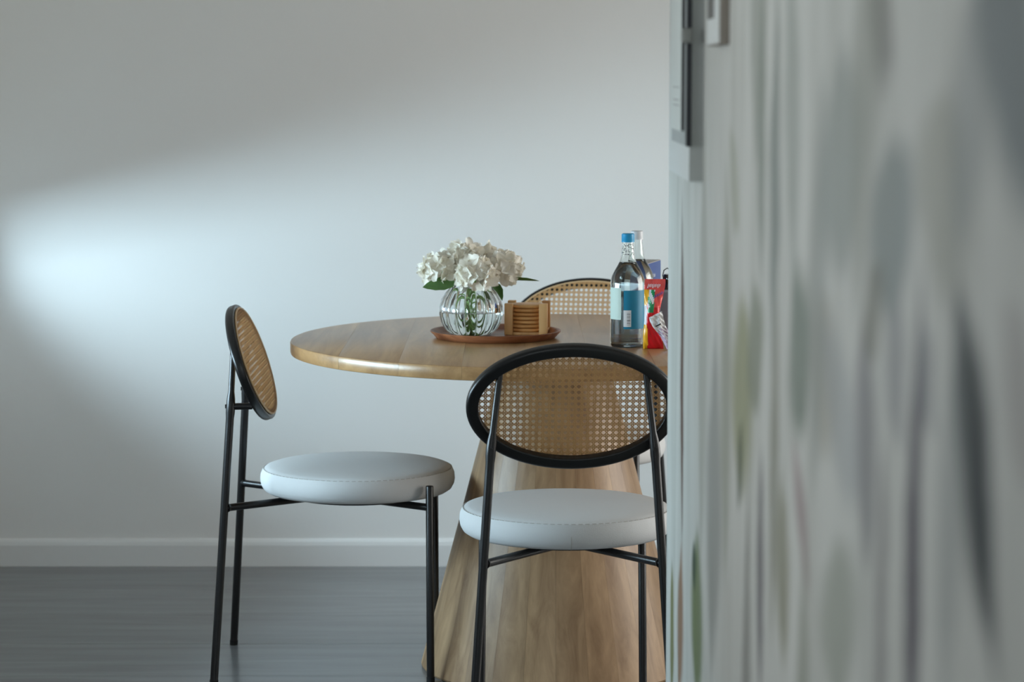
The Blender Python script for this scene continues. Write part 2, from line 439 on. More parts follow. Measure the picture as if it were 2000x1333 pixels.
# painted partition on the right, its recess behind, right wall
struct(mesh_obj('wall_right', bm_box(XM, XM + .15, YB - .12, YE, -.1, ZC, bev=.004, seg=2), 'mural', smooth=True))
bm = bm_box(XM + .15, XR, YE - .15, YE, -.1, ZC)
ay0, ay1, az0, az1 = 4.8, 6.7, 0.30, 1.80
bm_box(XR, XR + .12, YE - .15, ay0, -.1, ZC, bm)
bm_box(XR, XR + .12, ay1, YW, -.1, ZC, bm)
bm_box(XR, XR + .12, ay0, ay1, -.1, az0, bm)
bm_box(XR, XR + .12, ay0, ay1, az1, ZC, bm)
struct(mesh_obj('wall_alcove', bm, 'wall', smooth=False))
w2 = bpy.data.objects.new('window_2', None); C.objects.link(w2); struct(w2)
w2.location = (XR + .06, (ay0 + ay1) / 2, az0)
frame_child('window_frame', [(XR + .03, XR + .10, ay0, ay0 + .05, az0, az1), (XR + .03, XR + .10, ay1 - .05, ay1, az0, az1),
                             (XR + .03, XR + .10, ay0 + .05, ay1 - .05, az0, az0 + .05), (XR + .03, XR + .10, ay0 + .05, ay1 - .05, az1 - .05, az1)], 'skirt', w2)
frame_child('pane', [(XR + .064, XR + .070, ay0 + .05, ay1 - .05, az0 + .05, az1 - .05)], 'pane', w2)
bm = bm_box(XL - .12, XM + .15, YB - .12, YE - .15, ZC, ZC + .1)
bm_box(XL - .12, XR + .12, YE - .15, YW + .15, ZC, ZC + .1, bm)
struct(mesh_obj('ceiling', bm, 'ceil', smooth=False))
# baseboard: flat board with a chamfered lip
bm = bmesh.new()
prof = [(0, 0), (-.014, 0), (-.014, .058), (-.011, .068), (-.006, .0735), (0, .0755)]
ra = [bm.verts.new((XL, YW + y, z)) for y, z in prof]; rb = [bm.verts.new((XR, YW + y, z)) for y, z in prof]
for i in range(len(prof) - 1): bm.faces.new((ra[i], rb[i], rb[i + 1], ra[i + 1]))
bm.faces.new((ra[-1], rb[-1], rb[0], ra[0])); bm.faces.new(ra); bm.faces.new(rb[::-1])
struct(mesh_obj('baseboard_back', bm, 'skirt', smooth=False))

# floor: slab with planks laid across the view
bm = bm_box(XL - .12, XM + .15, YB - .12, YE - .15, -.1, -.004)
bm_box(XL - .12, XR + .12, YE - .15, YW + .15, -.1, -.004, bm)
floor = struct(mesh_obj('floor', bm, 'joint', smooth=False))
pw, pl, gap = 0.325, 2.60, 0.0007
def plank_mesh(L):
    bm = bm_box(0, L - gap, 0, pw - gap, -.004, 0, bev=0.0006, seg=1)
    me = bpy.data.meshes.new('plank'); bmesh.ops.recalc_face_normals(bm, faces=bm.faces); bm.to_mesh(me); bm.free()
    me.materials.append(M['floor']); return me
pmesh = {}
row = 0
y = YW - pw
while y > YB - pw:
    x = XL - [0.0, 0.50, 0.25, 0.75][row % 4]
    x1 = XR if y > YE - .15 else XM + .15
    y_lo = max(y, YB)
    while x < x1:
        a, b_ = max(x, XL), min(x + pl, x1)
        if b_ - a > 0.02:
            key = round(b_ - a, 3)
            if key not in pmesh: pmesh[key] = plank_mesh(b_ - a)
            o = bpy.data.objects.new('plank', pmesh[key]); C.objects.link(o); o.parent = floor
            o.location = (a, y, 0)
        x += pl
    y -= pw; row += 1

# ------------------------------------------------------------------ table
TX, TY, TR = 0.0955, 5.7582, 0.5945
table = thing('dining_table', 'round oak dining table on a conical stave pedestal', 'table', (TX, TY, 0))
# pedestal of tapering staves
NS = 26
def stave_mesh():
    bm = bmesh.new()
    prof = [(.285, 0), (.300, .001), (.3028, .006), (.3028 - (.3028 - .1157) * .5, .36), (.1157, .720)]
    K = 4
    cols = []
    g = 0.00012
    for k in range(K + 1):
        t = -PI / NS + 2 * PI / NS * k / K
        ring = []
        for (r, z) in prof:
            tt = t * (1 - g / max(r * PI / NS, .001))
            ring.append(bm.verts.new((r * math.cos(tt), r * math.sin(tt), z)))
        # back face
        cols.append(ring)
    for a, b_ in zip(cols, cols[1:]):
        for i in range(len(prof) - 1): bm.faces.new((a[i], b_[i], b_[i + 1], a[i + 1]))
    # inner skin so that each stave has thickness
    inn = []
    for t in (cols[0], cols[-1]):
        inn.append([bm.verts.new((t[0].co.x * .86, t[0].co.y * .86, 0)), bm.verts.new((t[-1].co.x * .72, t[-1].co.y * .72, .720))])
    bm.faces.new((inn[0][0], inn[0][1], inn[1][1], inn[1][0]))
    bm.faces.new([inn[0][0]] + cols[0] + [inn[0][1]])
    bm.faces.new([inn[1][1]] + cols[-1][::-1] + [inn[1][0]])
    bm.faces.new([c[0] for c in cols[::-1]] + [inn[0][0], inn[1][0]])
    bm.faces.new([c[-1] for c in cols] + [inn[1][1], inn[0][1]])
    return bm
st0 = mesh_obj('stave', stave_mesh(), 'stave', table)
for i in range(1, NS):
    s = st0.copy(); C.objects.link(s); s.rotation_euler = (0, 0, 2 * PI * i / NS)
# table top cut into boards that run away from the viewer
NB = 9
edges = [-TR + 2 * TR * i / NB for i in range(NB + 1)]
top_z0, top_z1 = 0.720, 0.750
rimp = [(-.006, top_z0), (-.0015, top_z0 + .0015), (0, top_z0 + .006), (0, top_z1 - .0055), (-.0016, top_z1 - .0016), (-.0055, top_z1)]
for i in range(NB):
    a, b_ = edges[i], edges[i + 1]
    g = 0.00015
    a += g; b_ -= g
    bm = bmesh.new()
    K = 14
    rings = []
    for dr, z in rimp:
        R = TR + dr
        aa, bb = max(a, -R + 1e-5), min(b_, R - 1e-5)
        ta, tb = math.acos(max(-1, min(1, aa / R))), math.acos(max(-1, min(1, bb / R)))
        ring = []
        for k in range(K + 1):
            t = ta + (tb - ta) * k / K
            ring.append((R * math.cos(t), R * math.sin(t), z))
        for k in range(K + 1):
            t = -(tb + (ta - tb) * k / K)
            ring.append((R * math.cos(t), R * math.sin(t), z))
        rings.append([bm.verts.new(p) for p in ring])
    n = len(rings[0])
    for p, q in zip(rings, rings[1:]):
        for k in range(n): bm.faces.new((p[k], p[(k + 1) % n], q[(k + 1) % n], q[k]))
    bm.faces.new(rings[0][::-1]); bm.faces.new(rings[-1])
    bmesh.ops.remove_doubles(bm, verts=bm.verts, dist=1e-6)
    mesh_obj('board', bm, 'table', table, angle=28)

# ------------------------------------------------------------------ chairs
OA, OB, OZ, OY, OT = 0.2085, 0.1349, 0.6952, -0.2398, 0.3291
def oval_pt(u, v, n=0.0):
    """point on the tilted back: u across, v up, n towards the sitter"""
    return Vector((u, OY - v * math.sin(OT) + n * math.cos(OT), OZ + v * math.cos(OT) + n * math.sin(OT)))
def make_chair():
    t = thing('dining_chair', '', 'chair')
    # seat cushion
    zs, zb, r = 0.4565, 0.4025, 0.2205
    prof = [(0, zb), (.190, zb), (.204, zb + .002), (.213, zb + .008), (.2185, zb + .018), (.2205, zb + .029), (.2195, zb + .041), (.2165, zs - .006),
            (.2140, zs), (.2118, zs - .0004), (.2085, zs + .0025), (.198, zs + .006), (.17, zs + .0095), (.12, zs + .0125), (.06, zs + .0135), (0, zs + .0138)]
    seat = mesh_obj('seat', bm_lathe(prof, 72), 'fabric', t, angle=60)
    bm = bmesh.new()
    n = 96
    for k in range(n):        # dashes of stitching round the top edge
        t0, t1 = 2 * PI * k / n, 2 * PI * (k + .62) / n
        bm_tube([(.2122 * math.cos(q), .2122 * math.sin(q), zs + .0001) for q in (t0, t1)], .0008, 5, bm)
    stuff(mesh_obj('stitching', bm, 'stitch', seat))
    bm = bm_tube([(0, -.2142, zs - .002), (0, -.2168, zs - .012), (0, -.2200, zs - .024), (0, -.2196, zs - .036), (0, -.2135, zb + .009), (0, -.206, zb + .002)], .0007, 6)
    mesh_obj('side_seam', bm, 'stitch', seat)
    mesh_obj('seat_base', bm_lathe([(0, zb - .010), (.150, zb - .010), (.155, zb - .006), (.155, zb + .001), (0, zb + .001)], 48), 'black', t)
    # legs
    for s in (-1, 1):
        top = Vector((s * .1426, -.2622, .7623)); kn = Vector((s * .1600, -.2687, .6171)); ft = Vector((s * .2015, -.3082, 0.004))
        d = (ft - kn).normalized(); du = (top - kn).normalized()
        pts = [ft, kn + d * .05, kn + d * .028, kn + d * .014, kn, kn + du * .016, kn + du * .032, top + du * .004]
        rad = [.0090, .0090, .0090, .0102, .0100, .0092, .0068, .0066]
        leg = mesh_obj('leg', bm_tube(pts, rad, 18), 'black', t, angle=50)
        mesh_obj('foot_cap', bm_tube([ft - d * -.004, ft - d * .008], .0096, 16), 'rubber', leg)
        q = Vector((s * .160, -.2785, .6155))
        mesh_obj('bolt', bm_tube([q + Vector((0, .004, 0)), q - Vector((0, .0022, 0))], .0045, 14), 'blackwood', leg)
        a = kn + Vector((0, .002, -.002)); v = -.075
        b_ = oval_pt(s * .160, v, -.006)
        mesh_obj('spacer', bm_tube([a, Vector((a.x, b_.y, a.z + .001))], .0075, 14), 'black', t)
        ftf = Vector((s * .1737, .1696, .004)); tpf = Vector((s * .1607, .1625, .4405))
        # the front legs stand just outside the cushion
        tpf += Vector((s * .008, .006, 0)); ftf += Vector((s * .0, .0, 0))
        dd = (tpf - ftf).normalized()
        leg = mesh_obj('leg', bm_tube([ftf, tpf - dd * .002, tpf - dd * .0006, tpf], [.0086, .0086, .0078, .006], 18), 'black', t, angle=50)
        mesh_obj('foot_cap', bm_tube([Vector((ftf.x, ftf.y, 0)), ftf + dd * .008], .0092, 16), 'rubber', leg)
    # crossed bars under the seat, each from a rear leg to the opposite front leg
    for s in (-1, 1):
        zc = .3915
        f1 = (zc - .004) / (.6171 - .004)
        a = Vector((s * (.2015 + (.1600 - .2015) * f1), -.3082 + (-.2687 + .3082) * f1, zc))
        f2 = (zc - .004) / (.4405 - .004)
        b_ = Vector((-s * (.1737 + (.1687 - .1737) * f2), .1696 + (.1685 - .1696) * f2, zc))
        off = .0 if s < 0 else -.0005
        mesh_obj('crossbar', bm_tube([a, b_], .0082, 16), 'black', t)
        mesh_obj('weld', bm_tube([a + (b_ - a).normalized() * .0075, a + (b_ - a).normalized() * .013], [.0105, .0084], 14), 'black', t)
    # oval back: lacquered ring, cane panel and its spline
    bm = bmesh.new()
    wid, dep = .024, .021
    sec = []
    for (cx, cy, rr, a0) in ((1, 1, .0045, 0), (-1, 1, .003, 90), (-1, -1, .003, 180), (1, -1, .0075, 270)):
        for k in range(5):
            a = math.radians(a0 + 90 * k / 4)
            sec.append((cx * (wid / 2 - rr) + rr * math.cos(a), cy * (dep / 2 - rr) + rr * math.sin(a)))
    n = 96
    rings = []
    for k in range(n):
        q = 2 * PI * k / n
        nu, nv = math.cos(q) / (OA - wid / 2), math.sin(q) / (OB - wid / 2)
        l = math.hypot(nu, nv); nu /= l; nv /= l
        u0, v0 = (OA - wid / 2) * math.cos(q), (OB - wid / 2) * math.sin(q)
        rings.append([bm.verts.new(oval_pt(u0 + nu * e, v0 + nv * e, h)) for e, h in sec])
    for i in range(n):
        a, b_ = rings[i], rings[(i + 1) % n]
        for k in range(len(sec)): bm.faces.new((a[k], a[(k + 1) % len(sec)], b_[(k + 1) % len(sec)], b_[k]))
    back = mesh_obj('back_frame', bm, 'blackwood', t, angle=40)
    ai, bi = OA - .0095, OB - .0095     # the cane covers the front of the ring almost to its rim
    # cane: pairs of uprights, pairs of cross strands, two sets of diagonals
    bm = bmesh.new()
    P = .0126
    def strand(p, d, w, h0, th):
        """flat strand through p along d (plane coordinates), cut by the oval"""
        A = (d[0] / ai) ** 2 + (d[1] / bi) ** 2
        B = 2 * (p[0] * d[0] / ai ** 2 + p[1] * d[1] / bi ** 2)
        Cc = (p[0] / ai) ** 2 + (p[1] / bi) ** 2 - 1
        disc = B * B - 4 * A * Cc
        if disc <= 1e-6: return
        t0, t1 = (-B - math.sqrt(disc)) / (2 * A), (-B + math.sqrt(disc)) / (2 * A)
        nx, ny = -d[1] * w / 2, d[0] * w / 2
        vs = []
        for tt in (t0, t1):
            x, y_ = p[0] + d[0] * tt, p[1] + d[1] * tt
            for (sx, hh) in ((1, h0), (1, h0 + th * .6), (0, h0 + th), (-1, h0 + th * .6), (-1, h0), (0, h0 - th * .3)):
                vs.append(bm.verts.new(oval_pt(x + nx * sx, y_ + ny * sx, hh)))
        for k in range(6): bm.faces.new((vs[k], vs[(k + 1) % 6], vs[6 + (k + 1) % 6], vs[6 + k]))
    nz = dep / 2 + .0003
    sw, hp = .0017, .00135
    i0 = int(ai / P) + 2
    for i in range(-i0, i0 + 1):
        for s in (-1, 1):
            strand(((i + .5) * P + s * hp, 0), (0, 1), sw, nz, .0006)
            strand((0, (i + .5) * P + s * hp), (1, 0), sw, nz + .0006, .0006)
    r2 = math.sqrt(.5)
    for i in range(-48, 49):
        strand(((i + .5) * P, 0), (r2, r2), .0016, nz + .0012, .0006)
        strand(((i + .5) * P, 0), (r2, -r2), .0016, nz + .0016, .0006)
    stuff(mesh_obj('cane_panel', bm, 'cane', t, smooth=False))
    bm = bmesh.new()
    n = 72
    rings = []
    for k in range(n):
        q = 2 * PI * k / n
        c0 = oval_pt((ai - .001) * math.cos(q), (bi - .001) * math.sin(q), nz + .0022)
        nu, nv = math.cos(q) / ai, math.sin(q) / bi
        l = math.hypot(nu, nv)
        e1 = (oval_pt(nu / l, nv / l) - oval_pt(0, 0)); e2 = oval_pt(0, 0, 1) - oval_pt(0, 0)
        rings.append([bm.verts.new(c0 + (e1 * math.cos(PI / 3 * j) * .0022 + e2 * math.sin(PI / 3 * j) * .0022)) for j in range(6)])
    for i in range(n):
        a, b_ = rings[i], rings[(i + 1) % n]
        for k in range(6): bm.faces.new((a[k], a[(k + 1) % 6], b_[(k + 1) % 6], b_[k]))
    mesh_obj('cane_spline', bm, 'cane_rim', t)
    return t

chair = make_chair()
G = 'cane-backed chairs around the round table'
chair_spots = [
    (0.1118, 5.2162, 0.0264, 'cane-backed black dining chair nearest the viewer, seen from behind'),
    (-0.3499, 5.7549, -1.5725, 'cane-backed black dining chair seen from the side, left of the table'),
    (0.158, 6.262, PI - 0.17, 'cane-backed black dining chair beyond the table, only its top showing above it'),
]
for i, (x, y_, a, lab) in enumerate(chair_spots):
    c = chair if i == 0 else copy_tree(chair)
    c.location = (x, y_, 0); c.rotation_euler = (0, 0, a)
    c['label'] = lab; c['group'] = G

# ------------------------------------------------------------------ things on the table
TZ = 0.750
# wooden tray
tray = tag(mesh_obj('serving_tray', bm_lathe([(0, TZ), (.128, TZ), (.134, TZ + .001), (.1475, TZ + .0155), (.1478, TZ + .0175), (.1455, TZ + .0182), (.141, TZ + .016), (.131, TZ + .0072), (.126, TZ + .0062), (0, TZ + .006)], 64), 'tray', angle=50),
           'round reddish-brown wooden tray holding the flower vase and the coasters', 'tray')
tray.location = (-.037, 5.765, 0)
FZ = TZ + .0062
# vase
VX, VY = -.0925, 5.775
vase = thing('flower_vase', 'round ribbed clear glass vase of white flowers on the wooden tray', 'vase', (VX, VY, FZ))
vp = [(.036, 0), (.050, .004), (.0605, .014), (.0682, .029), (.0722, .047), (.0718, .064), (.0670, .081), (.0580, .096), (.0490, .106), (.0470, .110)]
vi = [(.0455, .1095), (.0472, .105), (.0548, .095), (.0635, .081), (.0682, .064), (.0686, .047), (.0648, .030), (.0572, .017), (.046, .0085), (.030, .006)]
NR = 16
def ribs(amp):
    def f(t, i):
        a = min(1, i / 2) * min(1, (9 - i) / 2) if i <= 9 else 0
        return 1 - amp * a * (0.5 - 0.5 * abs(math.cos(NR * t / 2)) * 2 + .5)
    return f
prof = [(0, 0)] + vp + vi + [(0, .006)]
def vmod(t, i):
    if 1 <= i <= len(vp):
        w = math.sin(PI * (i - .5) / len(vp))
        return 1 - 0.085 * w * (1 - abs(math.cos(NR * t / 2)))
    return 1
mesh_obj('vase_body', bm_lathe(prof, 192, mod=vmod), 'glass', vase, angle=80)
wp = [(0, .0055), (.030, .0056), (.046, .0080), (.0575, .0166), (.0651, .0297), (.0689, .0468), (.0688, .052), (.066, .0525), (0, .0525)]
mesh_obj('water', bm_lathe(wp, 64), 'water', vase, angle=60)

# hydrangea heads, each with stem, florets and leaves
def floret_mesh(seed):
    rnd = random.Random(seed)
    bm = bmesh.new()
    for p in range(4):
        a = p * PI / 2 + rnd.uniform(-.2, .2)
        L = .0185 * rnd.uniform(.85, 1.15); Wd = .0185 * rnd.uniform(.85, 1.12)
        lift = rnd.uniform(.15, .75); curl = rnd.uniform(-.4, .7); tw = rnd.uniform(-.35, .35)
        NU, NV = 5, 5
        grid = []
        for i in range(NU):
            s = i / (NU - 1)
            wdt = Wd * math.sin(PI * min(1, .12 + .80 * s)) ** .7
            rowv = []
            for j in range(NV):
                q = j / (NV - 1) * 2 - 1
                x = L * s * (1 - .10 * q * q * s)
                yv = wdt / 2 * q
                z = L * (lift * s - curl * .5 * s * s) + .004 * q * q * s + tw * yv * s + .0010 * math.sin(7 * q + seed + p) * s
                rowv.append(bm.verts.new((x * math.cos(a) - yv * math.sin(a), x * math.sin(a) + yv * math.cos(a), z)))
            grid.append(rowv)
        for i in range(NU - 1):
            for j in range(NV - 1):
                bm.faces.new((grid[i][j], grid[i + 1][j], grid[i + 1][j + 1], grid[i][j + 1]))
    me = bpy.data.meshes.new('floret'); bm.to_mesh(me); bm.free()
    me.materials.append(M['petal'])
    me.polygons.foreach_set('use_smooth', [True] * len(me.polygons))
    return me
florets = [floret_mesh(s) for s in range(6)]
def leaf_bm(L, Wd, droop):
    bm = bmesh.new(); N = 9; rows = []
    for i in range(N):
        s = i / (N - 1)
        w = Wd / 2 * (math.sin(PI * s ** .8) ** .8) + .0004
        w *= 1 + .10 * (i % 2)
        z = -droop * s * s * L
        rows.append([bm.verts.new((L * s, q * w, z + abs(q) * .25 * w)) for q in (-1, -.5, 0, .5, 1)])
    for a, b_ in zip(rows, rows[1:]):
        for k in range(4): bm.faces.new((a[k], b_[k], b_[k + 1], a[k + 1]))
    r = bmesh.ops.solidify(bm, geom=bm.faces[:], thickness=.0006)
    return bm
heads = [
    # dx, dy, z of centre, radius, floret count, label
    (-.068, .000, .902, .053, 36, 'cream hydrangea head at the left of the vase, over a green leaf'),
    (.012, -.052, .896, .050, 36, 'cream hydrangea head at the front centre of the vase'),
    (.070, .004, .903, .049, 32, 'white hydrangea head at the right of the vase, with one pointed leaf'),
    (-.016, .010, .928, .046, 32, 'white hydrangea head at the top centre of the bunch'),
    (.026, .052, .918, .048, 26, 'white hydrangea head at the back of the bunch'),
]
for hi, (dx, dy, hz, hr, nf, lab) in enumerate(heads):
    h = thing('hydrangea', lab, 'flower', (VX + dx * .25, VY + dy * .25, FZ + .0075), 0, 'hydrangeas in the glass vase')
    base = Vector((VX + dx * .25, VY + dy * .25, FZ + .0075))
    cen = Vector((VX + dx, VY + dy, hz)) - base
    foot = Vector((-dx * .25 - dx * .22, -dy * .25 - dy * .22, .0030 + abs(dx) * .02))
    mid = Vector((0, 0, .07))
    pts = []
    for k in range(9):
        s = k / 8
        pts.append(foot * (1 - s) ** 2 + mid * 2 * s * (1 - s) + cen * s * s)
    mesh_obj('stem', bm_tube(pts, .0021, 8), 'stem', h)
    rnd = random.Random(40 + hi)
    for k in range(2):          # thinner side stalks that end in the water
        a0 = rnd.uniform(0, 6.28); r0 = rnd.uniform(.018, .034)
        f0 = Vector((-dx * .25 + r0 * math.cos(a0), -dy * .25 + r0 * math.sin(a0), .010 + r0 * .25))
        mesh_obj('side_stalk', bm_tube([f0, f0 * .4 + Vector((-dx * .1, -dy * .1, .045)), pts[6]], .0015, 6), 'stem', h)
    for k in range(nf):
        zz = 1 - 1.62 * (k + .5) / nf
        ph = k * 2.399963 + hi
        rr = math.sqrt(max(0, 1 - zz * zz))
        d = Vector((rr * math.cos(ph), rr * math.sin(ph), zz * .92)) + Vector((rnd.uniform(-.15, .15), rnd.uniform(-.15, .15), rnd.uniform(-.15, .15)))
        d.normalize()
        o = bpy.data.objects.new('floret', rnd.choice(florets)); C.objects.link(o); o.parent = h
        o.location = cen + Vector((d.x, d.y, d.z * .88)) * hr * rnd.uniform(.58, .82)
        o.rotation_mode = 'QUATERNION'
        qd = d + Vector((rnd.uniform(-.25, .25), rnd.uniform(-.25, .25), rnd.uniform(-.25, .25)))
        from mathutils import Quaternion
        o.rotation_quaternion = qd.to_track_quat('Z', 'Y') @ Quaternion((0, 0, 1), rnd.uniform(0, 6.28))
        sc_ = rnd.uniform(.95, 1.3)
        o.scale = (sc_, sc_, sc_)
    if hi == 0:
        lf = mesh_obj('leaf', leaf_bm(.075, .034, .12), 'leaf', h)
        lf.location = cen + Vector((.035, -.040, -.026)); lf.rotation_euler = (-.9, .05, PI + .08)
    if hi == 2:
        lf = mesh_obj('leaf', leaf_bm(.075, .026, .0), 'leaf', h)
        lf.location = cen + Vector((.010, -.01, -.022)); lf.rotation_euler = (-.35, .03, -.1)
        lf = mesh_obj('leaf', leaf_bm(.06, .03, .5), 'leaf', h)
        lf.location = cen + Vector((-.03, .03, -.03)); lf.rotation_euler = (0, .3, .9)

# coaster holder and its coasters
HX, HY, HR = .0355, 5.805, -.095
hold = thing('coaster_holder', 'square bamboo holder with corner posts for coasters on the tray', 'holder', (HX, HY, FZ), HR)
hs = .0485
mesh_obj('base', bm_box(-hs + .003, hs - .003, -hs + .003, hs - .003, 0, .006, bev=.001), 'bamboo', hold)
for sx in (-1, 1):
    for sy in (-1, 1):
        x0, x1 = sorted((sx * hs, sx * (hs - .0185))); y0, y1 = sorted((sy * hs, sy * (hs - .0185)))
        mesh_obj('post', bm_box(x0, x1, y0, y1, .0005, .0715, bev=.0012), 'bamboo', hold)
for k in (0,):
    mesh_obj('side_rail', bm_box(hs - .005, hs - .001, -hs + .018, hs - .018, .006, .012, bev=.0006), 'bamboo', hold)
pos = ['bottom', 'second', 'third', 'fourth', 'fifth', 'sixth', 'top']
for k in range(7):
    z0 = .0062 + k * .0089
    bm = bm_lathe([(0, z0), (.0380, z0), (.0400, z0 + .0008), (.0414, z0 + .0022), (.0420, z0 + .0040), (.0414, z0 + .0058), (.0400, z0 + .0072), (.0380, z0 + .0080), (0, z0 + .0080)], 48)
    o = mesh_obj('coaster', bm, 'coaster', angle=50)
    o.location = (HX, HY, FZ); o.rotation_euler = (0, 0, HR + .7 * k)
    lab = {0: 'round wooden coaster lying lowest in the bamboo holder', 6: 'round wooden coaster lying topmost in the bamboo holder'}.get(k, 'round wooden coaster %s from the bottom of the stack in the bamboo holder' % pos[k])
    tag(o, lab, 'coaster', 'coasters in the bamboo holder')

# water bottles
def patch(r, z0, z1, a0, a1, n=14, off=.0004):
    bm = bmesh.new()
    cols = []
    for k in range(n + 1):
        t = a0 + (a1 - a0) * k / n
        cols.append([bm.verts.new(((r + o_) * math.cos(t), (r + o_) * math.sin(t), z)) for o_, z in ((off, z0), (off, z1), (.00005, z1), (.00005, z0))])
    for a, b_ in zip(cols, cols[1:]):
        for i in range(4): bm.faces.new((a[i], b_[i], b_[(i + 1) % 4], a[(i + 1) % 4]))
    bm.faces.new(cols[0]); bm.faces.new(cols[-1][::-1])
    return bm
BR = .0377
def make_bottle(label, cap):
    t = thing('water_bottle', label, 'bottle', (0, 0, 0), 0, 'glass water bottles on the table')
    out = [(0, .003), (.022, .0012), (.028, 0), (.0345, .0012), (.0370, .005), (BR, .012), (BR, .139), (.0368, .148), (.0340, .157), (.0285, .168), (.0225, .178), (.0180, .187), (.0158, .196), (.0145, .207), (.0126, .226), (.0124, .238), (.0124, .243)]
    inn = [(.0098, .243), (.0098, .230), (.0118, .208), (.0130, .197), (.0152, .188), (.0198, .179), (.0258, .169), (.0312, .158), (.0340, .148), (.0349, .139), (.0349, .014), (.0330, .008), (.024, .0065), (0, .0075)]
    mesh_obj('bottle_body', bm_lathe(out + inn, 64), 'bottle', t, angle=60)
    wt = [(0, .0072), (.0242, .0062), (.0333, .0077), (.0352, .0138), (.0352, .139), (.0343, .1482), (.0315, .1583), (.0261, .1693), (.0201, .1793), (.0165, .1855), (.014, .1858), (0, .1858)]
    mesh_obj('water', bm_lathe(wt, 56), 'water', t, angle=60)
    bm = bm_lathe([(0, .248), (.0118, .248), (.0132, .2470), (.0137, .2450), (.0137, .2335), (.0140, .2330), (.0140, .2290), (.0128, .2290), (.0128, .2400), (0, .2402)], 40,
                  mod=lambda q, i: 1 + (.018 * math.cos(20 * q) if i in (3, 4) else 0))
    mesh_obj('cap', bm, cap, t, angle=40)
    return t
R_ = math.radians
b1 = make_bottle('clear glass water bottle with teal cap and teal label by the sweets', 'cap_teal')
b1.location = (.2525, 5.575, TZ)
lb = mesh_obj('label', patch(BR, .042, .126, R_(-106), R_(-22)), 'teal_label', b1)
mesh_obj('side_label', patch(BR, .062, .131, R_(-172), R_(-115)), 'paper_green', b1)
bc = mesh_obj('barcode', patch(BR + .0004, .047, .083, R_(-106), R_(-81), 8), 'white_print', lb)
bm = bmesh.new()
for k, w in enumerate((1, 2, 1, 3, 1, 1, 2, 1, 2, 1)):
    z = .051 + k * .0028
    q = patch(BR + .0008, z, z + .0005 * w, R_(-95), R_(-84), 4)
    me = bpy.data.meshes.new('tmp'); q.to_mesh(me); q.free(); bm.from_mesh(me); bpy.data.meshes.remove(me)
mesh_obj('bar_lines', bm, 'ink', bc)
bm = bmesh.new()          # small illegible print on the neck
rnd = random.Random(5)
for k in range(9):
    z = .199 + k * .0031
    r = .0158 - (z - .196) * .11
    a = -150
    while a < -40:
        w = rnd.uniform(6, 22)
        if rnd.random() < .62:
            q = patch(r, z, z + rnd.uniform(.0010, .0022), R_(a), R_(min(a + w, -36)), 4)
            me = bpy.data.meshes.new('tmp'); q.to_mesh(me); q.free(); bm.from_mesh(me); bpy.data.meshes.remove(me)
        a += w + 7
stuff(mesh_obj('neck_print', bm, 'ink', b1))
b2 = make_bottle('clear glass water bottle with pale cap behind the teal-capped one', 'cap_white')
b2.location = (.2765, 5.668, TZ)

# blue carton
bx_l = Vector((.275, .961, 0)); bx_s = Vector((-.961, .275, 0))
c0 = Vector((.3095, 5.85, 0)) + bx_l * .07 + bx_s * .034
box = thing('blue_box', 'dark blue upright carton behind the water bottles', 'box', (c0.x, c0.y, TZ), math.atan2(bx_l.y, bx_l.x))
mesh_obj('carton_body', bm_box(-.07, .07, -.034, .034, 0, .160, bev=.0008), 'blue_box', box)
mesh_obj('carton_lid', bm_box(-.0695, .0695, -.0335, .0335, .1595, .1615, bev=.0006), 'carton_top', box)
bm = bmesh.new()           # one line of faint lettering on the side that faces the viewer
for k in range(9):
    x = -.052 + k * .0072
    h = (.010, .007, .007, .010, .007, .007, .009, .007, .007)[k]
    bm_box(x, x + .0012, -.0344, -.0338, .126, .126 + h, bm)
    bm_box(x, x + .0044, -.0344, -.0338, .126 + (.0058 if k % 2 else 0), .1272 + (.0058 if k % 2 else 0), bm)
    if k % 3: bm_box(x + .0034, x + .0046, -.0344, -.0338, .126, .1325, bm)
mesh_obj('lettering', bm, 'white_print', box, smooth=False)

# grey carton and dark jar, mostly hidden by the painted wall
g = tag(mesh_obj('grey_box', bm_box(-.035, .035, -.03, .03, 0, .110, bev=.001), 'grey_box'), 'plain grey carton beside the sweets, half hidden by the painted wall', 'box')
g.location = (.367, 5.72, TZ)
jar = thing('dark_jar', 'dark brown glossy jar just showing above the grey carton', 'jar', (.3715, 5.86, TZ))
mesh_obj('jar_body', bm_lathe([(0, 0), (.028, 0), (.031, .004), (.031, .098), (.027, .108), (.021, .114), (.021, .120), (0, .120)], 40), 'jar', jar)
mesh_obj('jar_lid', bm_lathe([(0, .119), (.0235, .119), (.0245, .122), (.0245, .134), (.0225, .137), (0, .1375)], 40), 'jar', jar)
mesh_obj('clasp', bm_tube([(-.0235, -.004, .120), (-.0262, -.004, .134), (-.0235, -.004, .146), (-.016, -.004, .151), (-.008, -.004, .147)], .0012, 8), 'black', jar)

